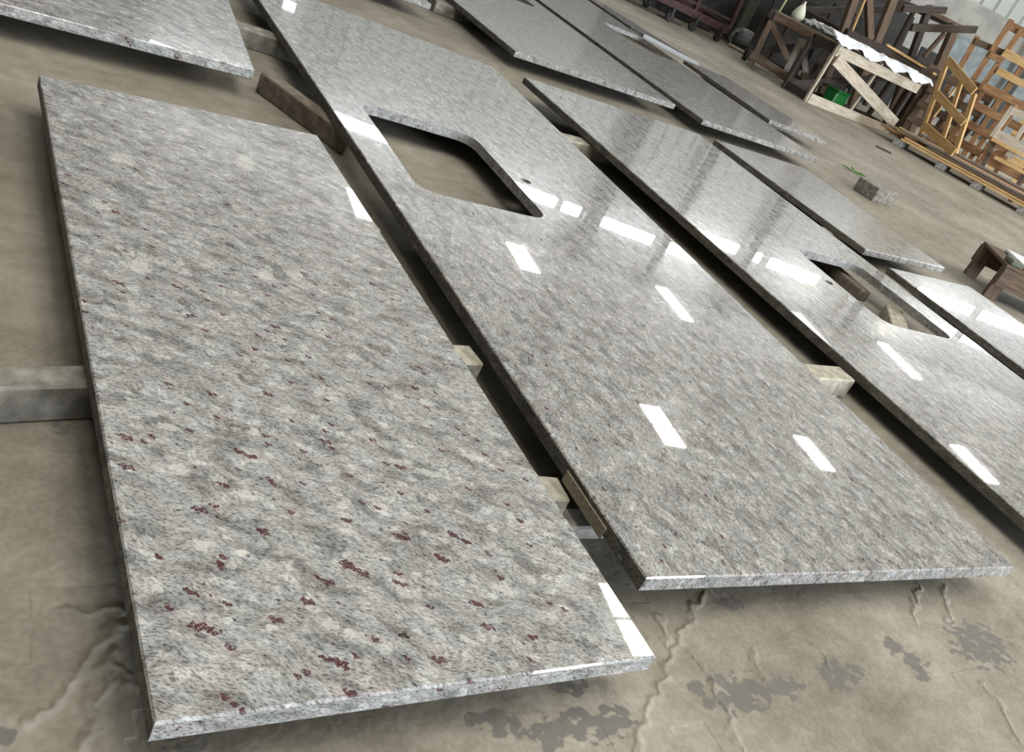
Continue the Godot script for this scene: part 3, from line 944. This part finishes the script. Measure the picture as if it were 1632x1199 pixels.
func trolley() -> void:
	var o := wooden("steel_trolley", TROLLEY, "low rusty red steel trolley on small wheels before a dark backdrop", "trolley")
	for k in 2:
		for x: float in [-0.35, 0.03, 0.46]:
			var w := part("wheel", lathe([Vector2(0.0, -0.022), Vector2(0.045, -0.022), Vector2(0.055, -0.014), Vector2(0.055, 0.014), Vector2(0.045, 0.022), Vector2(0.0, 0.022)]), mats.tyre, o, Transform3D(Basis(Vector3.RIGHT, PI / 2), Vector3(7.6 + x, 0.055, -8.99 - k * 0.5) - o.position))
			part("hub", lathe([Vector2(0.0, -0.026), Vector2(0.018, -0.026), Vector2(0.018, 0.026), Vector2(0.0, 0.026)], 12), mats.steel_dark, w)
			plank(o, "fork", Vector3(7.6 + x, 0.06, -8.96 - k * 0.5) - o.position, Vector3(7.6 + x, 0.17, -8.96 - k * 0.5) - o.position, 0.03, 0.02, Vector3.BACK, mats.steel_dark)
	plank(o, "rail", Vector3(6.9, 0.2, -9.5) - o.position, Vector3(8.2, 0.2, -9.5) - o.position, 0.085, 0.05, Vector3.BACK, mats.red_steel)
	for x: float in [7.0, 7.6, 8.12]:
		plank(o, "cross_bar", Vector3(x, 0.2, -8.98) - o.position, Vector3(x, 0.2, -9.52) - o.position, 0.05, 0.05, Vector3.UP, mats.red_steel)


func build_things() -> void:
	# --- the countertops
	slab("granite_countertop", [[0.251, -2.193], [0.911, -2.236], [0.912, -0.543], [0.249, -0.542]], "narrow pale granite countertop with dark red garnet clumps and no cut-out", "", [2], "granite_garnet", Vector2(0.25, -2.24))
	var island := thing("granite_countertop", Vector3(1.55, SLAB_TOP - THICK, -2.2), "wide granite countertop with sink cut-out, beside the narrow red-flecked one", "countertop")
	slab("stone", [[1.053, -3.812], [2.136, -3.619], [2.048, -0.646], [0.991, -0.681]], "", "", [2], "granite_grey", Vector2(-0.56, -1.52), Vector3.UP, Vector3.ZERO, [[1.155, -2.61], [1.555, -2.58], [1.549, -2.0], [1.131, -2.017]], [1.61, -2.277], island)
	island.get_node("stone").position -= island.position
	var tape := plank(island, "masking_tape", Vector3(0.985, 0.0776, -0.93) - island.position, Vector3(0.982, 0.0776, -0.79) - island.position, 0.024, 0.002, Vector3.LEFT, mats.tape)
	tape.set_meta("label", "strip of tan tape on the slab's edge")
	slab("granite_countertop", [[2.281, -3.566], [3.348, -3.525], [3.482, -0.64], [2.390, -0.60]], "wide granite countertop with sink cut-out and tap hole, slightly tilted, two small slabs beyond it", "", [2], "granite_grey", Vector2(-0.57, -1.50), Vector3(-0.009, 1, 0.011), Vector3(2.87, SLAB_TOP, -2.1), [[2.893, -2.270], [3.266, -2.245], [3.293, -1.712], [2.890, -1.75]], [2.836, -2.005])
	slab("granite_countertop", [[3.554, -3.61], [4.306, -3.62], [4.293, -2.51], [3.600, -2.477]], "short granite slab without cut-out, lying between the tilted countertop and the loose stone block", "", [2], "granite_dusty", Vector2(-0.3, -0.9))
	slab("granite_countertop", [[3.562, -2.304], [4.168, -2.278], [4.30, -0.70], [3.66, -0.66]], "narrow granite slab mirroring a bright window, beside the low wooden stool", "", [2], "granite_grey", Vector2(-0.4, -0.6), Vector3(-0.024, 1, 0.018), Vector3(3.9, SLAB_TOP, -1.6))
	slab("granite_countertop", [[2.40, -7.10], [3.66, -7.12], [3.657, -4.129], [2.51, -4.091]], "wide granite countertop with white front edge, lying behind the tilted one", "", [2], "granite_dusty", Vector2(-0.62, -1.45), Vector3.UP, Vector3.ZERO, [[3.02, -6.27], [3.50, -6.25], [3.512, -5.675], [3.03, -5.69]])
	slab("granite_countertop", [[3.74, -7.5], [4.88, -7.5], [4.828, -3.994], [3.766, -3.982]], "wide granite countertop with sink cut-out near the offcut with the whitened end", "", [2], "granite_dusty", Vector2(-0.53, -1.75), Vector3.UP, Vector3.ZERO, [[4.455, -6.255], [4.835, -6.225], [4.855, -5.663], [4.435, -5.64]])
	slab("granite_countertop", [[5.10, -5.911], [5.55, -5.871], [5.621, -4.672], [5.019, -4.706]], "short narrow granite slab at the edge of the layout, facing the crates", "", [2], "granite_dusty", Vector2(-0.3, -1.2))
	var offcut := slab("granite_offcut", [[4.99, -7.4], [5.17, -7.4], [5.355, -6.026], [5.067, -6.465], [4.99, -6.58]], "thin grey granite offcut with a slanted end whitened to look lit", "", [], "granite_grey", Vector2(-0.2, -0.8))
	plank(offcut, "lit_edge_strip", Vector3(5.056, 0.0780, -6.468) - offcut.position, Vector3(5.349, 0.0780, -6.022) - offcut.position, 0.034, 0.012, Vector3(-0.836, 0, 0.549), mats.foam)  # white strip paints brightness onto the offcut's front-facing end
	slab("granite_countertop", [[-0.25, -4.55], [1.02, -4.45], [0.837, -2.639], [-0.25, -2.598]], "granite countertop with garnet specks, beyond the end of the narrow one", "", [2], "granite_garnet", Vector2(-0.25, -4.3))
	slab("granite_countertop", [[1.25, -7.0], [2.20, -7.0], [2.2, -4.514], [1.25, -4.54]], "granite countertop lying behind the far end of the widest one", "", [2], "granite_grey", Vector2(-0.5, -1.3))

	# --- the blocks they rest on
	var yb := SLAB_TOP - THICK
	stone_block(0.119, -1.117, 0.17, 0.561, 0.05, yb, "block", "grey stone bar sticking out from under the narrow red-flecked countertop")
	stone_block(0.995, -2.567, -1.13, 0.40, 0.055, yb, "block_brown", "brown stone bar lying slantwise between two countertops, partly under the wide one")
	stone_block(0.98, -3.184, -0.10, 0.44, 0.075, yb, "block", "grey stone bar bridging the gap between the garnet-specked countertop and the widest one")
	stone_block(0.866, -1.293, 0.10, 0.248, 0.065, yb, "block_pale", "pale block in the dark gap between narrow and wide countertop, midway")
	stone_block(0.869, -0.924, -0.09, 0.232, 0.060, yb, "block_pale", "pale block in the gap near the front, beside the taped edge")
	stone_block(1.075, -0.875, -0.02, 0.25, 0.05, 0.030, "block", "thin grey stone strip lying low in the gap by the taped edge")
	stone_block(2.238, -2.985, 0.13, 0.506, 0.076, yb, "block_pale", "pale block bridging the gap between the two countertops with sink cut-outs, towards the far end")
	stone_block(2.164, -1.41, 0.06, 0.339, 0.072, yb, "block_pale", "pale block bridging the gap between the two countertops with sink cut-outs, towards the front")
	stone_block(3.19, -1.90, -0.77, 0.075, 0.26, 0.05, "block_pale", "pale block seen through the sink cut-out of the tilted countertop")
	stone_block(3.57, -2.70, -0.08, 0.257, 0.063, yb, "block_pale", "pale block between the tilted countertop and the short slab")
	stone_block(2.581, -4.873, 0.0, 0.422, 0.12, yb, "block", "grey block sticking out under the corner of the white-edged countertop")
	for k in [[0.52, -1.98], [0.53, -0.95], [1.55, -3.3], [1.5, -1.75], [1.5, -1.0], [2.86, -3.3], [2.95, -1.2], [3.95, -3.3], [3.95, -2.8], [3.9, -2.05], [3.95, -1.0], [3.1, -6.7], [3.1, -4.6], [4.3, -7.0], [4.3, -4.5], [5.3, -5.6], [5.3, -5.0], [5.10, -7.1], [5.12, -6.65], [0.4, -4.0], [0.4, -3.0], [1.75, -6.5], [1.75, -5.0]]:
		var top: float = yb
		if k[0] > 2.2 and k[0] < 3.5 and k[1] > -3.6:
			top += (k[0] - 2.87) * 0.009 - (k[1] + 2.1) * 0.011
		elif k[0] > 3.5 and k[0] < 4.3 and k[1] > -2.3:
			top += (k[0] - 3.9) * 0.024 - (k[1] + 1.6) * 0.018
		stone_block(k[0], k[1], 0.03, 0.14 if k[0] > 5.0 and k[1] < -6.5 else (0.3 if k[0] > 3.6 and k[1] > -2.4 else 0.46), 0.08, top - 0.005, "block", "grey stone bar hidden under a countertop", "bars under the countertops")
	stone_block(0.875, -1.815, 0.15, 0.15, 0.06, yb, "block_pink", "pinkish stone just peeking out from under the narrow red-flecked countertop")
	stone_block(3.25, -2.29, 1.48, 0.36, 0.06, 0.045, "block_brown", "brown bar lying lengthwise on the floor inside the tilted countertop's cut-out")
	stone_block(5.30, -3.83, 0.10, 0.25, 0.17, 0.09, "block", "loose grey stone block standing alone on the open floor")

	# --- wooden crates, racks and pallets
	var crate := wooden("wooden_crate", CRATE_OLD, "old brown wooden crate frame with slanting braces, beside the pale crate", "crate")
	crate_depth(crate, CRATE_OLD, 0.55, 3, [7.62, 0.10, -7.86, 8.23, 0.06, -7.385], [7.62, 0.56, -7.85, 8.226, 0.55, -7.386])
	for k in 4:
		var lid := -Vector3(-0.611, 0, 0.791) * (0.06 + 0.12 * k)
		plank(crate, "top_board", Vector3(7.64, 0.612, -7.84) + lid - crate.position, Vector3(8.22, 0.602, -7.39) + lid - crate.position, 0.10, 0.016, Vector3.UP, woods[[1, 3, 2, 1][k]])
	crate = wooden("wooden_crate", CRATE_PALE, "pale wooden crate frame with one long diagonal board and foam on top", "crate")
	crate_depth(crate, CRATE_PALE, 0.36, 3, [7.70, 0.05, -6.90, 9.287, 0.03, -7.016], [7.71, 0.56, -6.90, 9.332, 0.545, -7.019])
	for k in 3:
		plank(crate, "top_board", Vector3(7.72, 0.645, -7.02 - k * 0.11) - crate.position, Vector3(9.32, 0.62, -7.14 - k * 0.11) - crate.position, 0.09, 0.018, Vector3.UP, woods[[1, 3, 1, 2, 3][k]])
	foam_sheet()
	var rack := wooden("wooden_rack", RACK, "tall dark brown timber rack with heavy posts, behind the pale crate", "rack")
	crate_depth(rack, RACK, 0.8, 3, [8.75, 0.70, -7.9, 10.75, 0.72, -7.9], [8.75, 1.1, -7.9, 10.6, 1.3, -7.9])
	wooden("pine_frame", FRAME_PINE, "bright pine ladder-like frame leaning askew on the timber heap", "frame")
	wooden("wooden_pallet", PALLET_TALL, "orange-brown wooden pallet standing upright before the concrete wall", "pallet")
	var low := wooden("wooden_pallet", PALLET_LOW, "pale wooden pallet crate at the end of the timber heap", "pallet")
	crate_depth(low, PALLET_LOW, 0.28, 5, [9.40, 0.25, -5.93, 9.75, 0.25, -5.3], [9.40, 0.8, -5.93, 9.75, 0.8, -5.3])
	timber_pile()
	for k in [[9.62, -6.75, 0.75, 2, "dark brown pallet leaning behind the pine frame"], [9.72, -6.22, 0.85, 5, "orange pallet leaning between the pale pallet crate and the upright pallet"], [10.45, -6.05, 1.15, 4, "golden pallet leaning behind the pale pallet crate"]]:
		var o := thing("wooden_pallet", Vector3(k[0], 0, k[1]), k[4], "pallet")
		var d := Vector3(0.485, 0, 0.875)
		var lean := Vector3(0.16, 0, -0.09)
		var face := Vector3(-0.875, 0.2, 0.485).normalized()
		for j in 5:
			var at := Vector3(0, 0.06, 0) + (Vector3(0, k[2], 0) + lean) * (j / 4.0) * 0.94
			plank(o, "board", d * -0.33 + at, d * 0.33 + at, 0.085, 0.02, face, woods[int(k[3])])
		for s: float in [-0.3, 0.0, 0.3]:
			plank(o, "runner", d * s - face * 0.036, d * s - face * 0.036 + Vector3(0, k[2], 0) + lean, 0.05, 0.05, face, woods[int(k[3])])
	for k in 6:
		var foot := Vector3(9.56 + (k % 2) * 0.09, 0.0, -7.12 - (k / 2) * 0.10)
		var o := plank(self, "brown_board", foot, foot + Vector3(0.05 - 0.015 * k, 0.62 + 0.07 * ((k * 5) % 4), -0.05), 0.085, 0.022, Vector3(-0.7, 0, 0.7), woods[[2, 5, 3, 2, 2, 5][k]])
		tag(o, "brown board standing on end between the pale crate and the pine frame", "board", "boards standing by the pale crate")

	# --- steel trolley, added dark backdrop slabs, machine and odds and ends
	trolley()
	for k in 7:  # invented backdrop that fills the dark space behind the trolley
		var o := part("dark_backdrop_slab", box(Vector3(1.5, 1.25 + (k % 3) * 0.12, 0.03), 0.004), mats.backdrop_dark, self, Transform3D(Basis(Vector3.UP, -0.12 + 0.02 * k) * Basis(Vector3.RIGHT, -0.16), Vector3(7.75 + k * 0.62, 0.63 + (k % 3) * 0.06, -9.85 - (k % 2) * 0.16)))
		tag(o, "dark slab added as backdrop in the row behind the trolley", "slab", "added dark backdrop behind the trolley")
	for k in 4:  # invented slabs that darken the openings seen through crate and rack
		var o := part("dark_backdrop_slab", box(Vector3(0.95, 0.85 + (k % 2) * 0.1, 0.03), 0.004), mats.backdrop_dark, self, Transform3D(Basis(Vector3.UP, 0.05) * Basis(Vector3.RIGHT, -0.12), Vector3(9.1 + k * 0.98, 0.43 + (k % 2) * 0.05, -9.0)))
		tag(o, "dark slab added to darken the space behind the tall timber rack", "slab", "added dark backdrop behind the rack")
	var cloth := thing("grey_cloth", Vector3(8.17, 0.64, -7.66), "crumpled grey cloth lying on the old brown crate beside the bag", "cloth")
	var st := begin()
	var f := noise(FastNoiseLite.TYPE_SIMPLEX, 91, 2)
	var at := func(i: int, j: int) -> Vector3:
		var u := i / 14.0 - 0.5
		var w := j / 10.0 - 0.5
		return Vector3(u * 0.42, 0.055 + f.get_noise_2d(u * 4.0, w * 4.0) * 0.03 - 0.12 * maxf(0.0, absf(u) - 0.30) - 0.14 * maxf(0.0, absf(w) - 0.28), w * 0.26)
	for i in 14:
		for j in 10:
			quad(st, at.call(i, j), at.call(i + 1, j), at.call(i + 1, j + 1), at.call(i, j + 1), Vector3.UP)
			var dn := Vector3(0, -0.006, 0)
			quad(st, at.call(i, j) + dn, at.call(i + 1, j) + dn, at.call(i + 1, j + 1) + dn, at.call(i, j + 1) + dn, Vector3.DOWN)
	part("folds", st.commit(), mats.cloth, cloth, Transform3D(Basis(Vector3.UP, -0.65), Vector3.ZERO))
	var m := thing("electric_motor", Vector3(8.58, 0.0, -9.12), "round grey electric motor standing beside the red trolley", "motor")
	part("housing", lathe([Vector2(0.0, -0.16), Vector2(0.06, -0.16), Vector2(0.10, -0.12), Vector2(0.11, 0.0), Vector2(0.10, 0.12), Vector2(0.05, 0.15), Vector2(0.0, 0.15)], 24), mats.motor, m, Transform3D(Basis(Vector3.BACK, PI / 2), Vector3(0, 0.15, 0)))
	part("foot", box(Vector3(0.2, 0.045, 0.16), 0.006), mats.steel_dark, m, Transform3D(Basis(), Vector3(0, 0.0225, 0)))
	part("guard_ring", lathe([Vector2(0.085, -0.02), Vector2(0.11, -0.02), Vector2(0.11, 0.02), Vector2(0.085, 0.02), Vector2(0.085, -0.02)], 24), mats.motor, m, Transform3D(Basis(Vector3.RIGHT, PI / 2), Vector3(-0.14, 0.115, 0.02)))
	var pole := thing("steel_post", Vector3(8.72, 0, -9.42), "thick grey-green steel post rising behind the motor", "post")
	part("shaft", lathe([Vector2(0.0, 0.0), Vector2(0.07, 0.0), Vector2(0.07, 1.4), Vector2(0.0, 1.4)], 20), mats.pole_green, pole)
	part("base_plate", box(Vector3(0.24, 0.02, 0.24), 0.003), mats.pole_green, pole, Transform3D(Basis(), Vector3(0, 0.01, 0)))
	var lath := part("wooden_lath", box(Vector3(0.9, 0.022, 0.02), 0.002), mats.pole_lime, self, Transform3D(along(Vector3(0.06, 1, 0), Vector3.BACK), Vector3(8.50, 0.45, -8.72)))
	tag(lath, "thin pale green lath standing beside the grey-green post", "stick")
	var bag := thing("plastic_bag", Vector3(7.93, 0.625, -7.84), "knotted whitish plastic bag standing on the old brown crate", "bag")
	part("bag_body", lathe([Vector2(0.0, 0.0), Vector2(0.058, 0.004), Vector2(0.072, 0.03), Vector2(0.070, 0.065), Vector2(0.050, 0.115), Vector2(0.026, 0.155), Vector2(0.010, 0.185)], 18), mats.bag, bag)
	part("knot", lathe([Vector2(0.010, 0.18), Vector2(0.014, 0.19), Vector2(0.010, 0.20), Vector2(0.0, 0.205)], 12), mats.bag, bag)
	var tub := thing("green_tub", Vector3(8.32, 0.0, -7.13), "green plastic tub standing inside the pale crate", "tub")
	part("body", box(Vector3(0.26, 0.2, 0.16), 0.02), mats.green, tub, Transform3D(Basis(Vector3.UP, 0.2), Vector3(0, 0.1, 0)))
	part("rim", box(Vector3(0.28, 0.02, 0.18), 0.006), mats.green, tub, Transform3D(Basis(Vector3.UP, 0.2), Vector3(0, 0.205, 0)))
	var stick := part("wooden_stick", lathe([Vector2(0.0, -0.15), Vector2(0.02, -0.15), Vector2(0.022, 0.0), Vector2(0.02, 0.15), Vector2(0.0, 0.15)], 12), woods[0], self, Transform3D(along(Vector3(0.10, 0, 0.25), Vector3.UP) * Basis(Vector3.BACK, PI / 2), Vector3(8.365, 0.022, -8.88)))
	tag(stick, "short pale round stick lying on the floor before the motor", "stick")
	var strip := part("steel_strip", box(Vector3(1.1, 0.02, 0.04), 0.003), woods[3], self, Transform3D(Basis(Vector3.UP, -0.45), Vector3(7.0, 0.01, -9.26)))
	tag(strip, "long dark strip lying flat on the floor before the trolley", "strip")
	var splinter := part("wood_splinter", box(Vector3(0.16, 0.015, 0.03), 0.003), woods[3], self, Transform3D(Basis(Vector3.UP, -0.6), Vector3(7.71, 0.0075, -5.76)))
	tag(splinter, "small dark splinter lying on the open floor near the timber heap", "splinter")
	var scrap := thing("leafy_scrap", Vector3(5.70, 0.0, -4.38), "small green leafy scrap lying on the open floor", "leaf")
	for k in 4:
		var blade := begin()
		var l := 0.07 + 0.02 * k
		var tip := Vector3(l, 0.012 + 0.012 * (k % 2), 0)
		var mid := Vector3(l * 0.5, 0.022, 0)
		quad(blade, Vector3.ZERO, mid + Vector3(0, 0, 0.013), tip, mid - Vector3(0, 0, 0.013), Vector3.UP)
		quad(blade, Vector3(0, -0.0, 0), mid + Vector3(0, -0.003, 0.013), tip - Vector3(0, 0.001, 0), mid + Vector3(0, -0.003, -0.013), Vector3.DOWN)
		part("leaf", blade.commit(), mats.leaf, scrap, Transform3D(Basis(Vector3.UP, [0.3, 1.1, -0.6, 2.9][k]), Vector3(0, 0.001, 0)))
	# the low stool at the right
	var stool := thing("wooden_stool", Vector3(4.75, 0, -2.5), "low dark brown wooden stool carrying a wrapped sheet, beside a narrow slab", "stool")
	var sd := Vector3(0.8, 0, 0.6)
	var sf := Vector3(-0.6, 0, 0.8)
	plank(stool, "apron", Vector3(0, 0.13, 0), sd * 0.7 + Vector3(0, 0.13, 0), 0.10, 0.022, sf, woods[2])
	plank(stool, "apron", Vector3(0, 0.13, 0) - sf * 0.4, sd * 0.7 + Vector3(0, 0.13, 0) - sf * 0.4, 0.10, 0.022, sf, woods[2])
	for k in [[0.035, 0.0], [0.665, 0.0], [0.035, -0.4], [0.665, -0.4]]:
		var p: Vector3 = sd * k[0] + sf * (k[1] + (-0.03 if k[1] == 0.0 else 0.03))
		plank(stool, "leg", p, p + Vector3(0, 0.18, 0), 0.07, 0.035, sf, woods[2])
	for k in 4:
		plank(stool, "seat_board", -sf * (0.05 + 0.1 * k) + Vector3(0, 0.19, 0), sd * 0.7 - sf * (0.05 + 0.1 * k) + Vector3(0, 0.19, 0), 0.095, 0.018, Vector3.UP, woods[2])
	var wrap := part("wrapped_sheet", box(Vector3(0.62, 0.02, 0.34), 0.005), mats.foam, self, Transform3D(along(sd, Vector3.UP).rotated(Vector3.UP, 0.0), Vector3(4.75, 0.2, -2.5) + sd * 0.42 - sf * 0.19 + Vector3(0, 0.01, 0)))
	wrap.basis = Basis(sd, Vector3.UP, sd.cross(Vector3.UP))
	tag(wrap, "pale wrapped sheet lying on the low stool", "sheet")
	var pad := part("green_pad", box(Vector3(0.07, 0.03, 0.10), 0.006), mats.pole_green, self, Transform3D(Basis(sd, Vector3.UP, sd.cross(Vector3.UP)), Vector3(4.75, 0.214, -2.5) + sd * 0.05 - sf * 0.06))
	tag(pad, "small dark green pad on the corner of the low stool", "pad")


const DOOR := [10.0, 16.0, 4.2]
const ROOF_LIGHT := 36.0


func _ready() -> void:
	# --- camera
	var cam := Camera3D.new()
	cam.name = "camera"
	add_child(cam)
	cam.fov = 44.545
	cam.near = 0.02
	cam.far = 200.0
	cam.transform = Transform3D(Basis(Vector3(0.81690386, 0.39682315, 0.41856835), Vector3(-0.07816619, 0.79517951, -0.60131489), Vector3(-0.57145264, 0.45849856, 0.68060337)).orthonormalized(), Vector3(0, 0.8976, 0))
	cam.current = true
	# --- sky and exposure
	var env := Environment.new()
	env.background_mode = Environment.BG_SKY
	var sky := Sky.new()
	var air := ProceduralSkyMaterial.new()
	air.sky_top_color = Color(0.74, 0.80, 0.88)
	air.sky_horizon_color = Color(0.88, 0.90, 0.92)
	air.ground_bottom_color = Color(0.42, 0.41, 0.38)
	air.ground_horizon_color = Color(0.60, 0.60, 0.58)
	air.energy_multiplier = 3.0
	sky.sky_material = air
	env.sky = sky
	env.tonemap_mode = Environment.TONE_MAPPER_LINEAR
	env.tonemap_exposure = 0.66
	env.sdfgi_enabled = true
	env.ssao_enabled = true
	env.ssil_enabled = true
	var we := WorldEnvironment.new()
	we.name = "environment"
	we.environment = env
	add_child(we)
	# --- daylight from the open gateway behind the camera
	var gate := AreaLight3D.new()
	gate.name = "gateway_daylight"
	gate.area_size = Vector2(DOOR[1] - DOOR[0], DOOR[2])
	gate.area_normalize_energy = false
	gate.light_energy = 95.0 / PI
	gate.light_color = Color(0.90, 0.945, 1.0)
	gate.shadow_enabled = true
	gate.area_range = 60.0
	add_child(gate)
	gate.transform = Transform3D(Basis(-HALL_ALONG, Vector3.UP, -HALL_BACK).orthonormalized(), hall((DOOR[0] + DOOR[1]) * 0.5, -12.15, DOOR[2] * 0.5))
	rng.seed = 1
	make_materials()
	build_floor(floor_materials())
	build_hall()
	build_things()
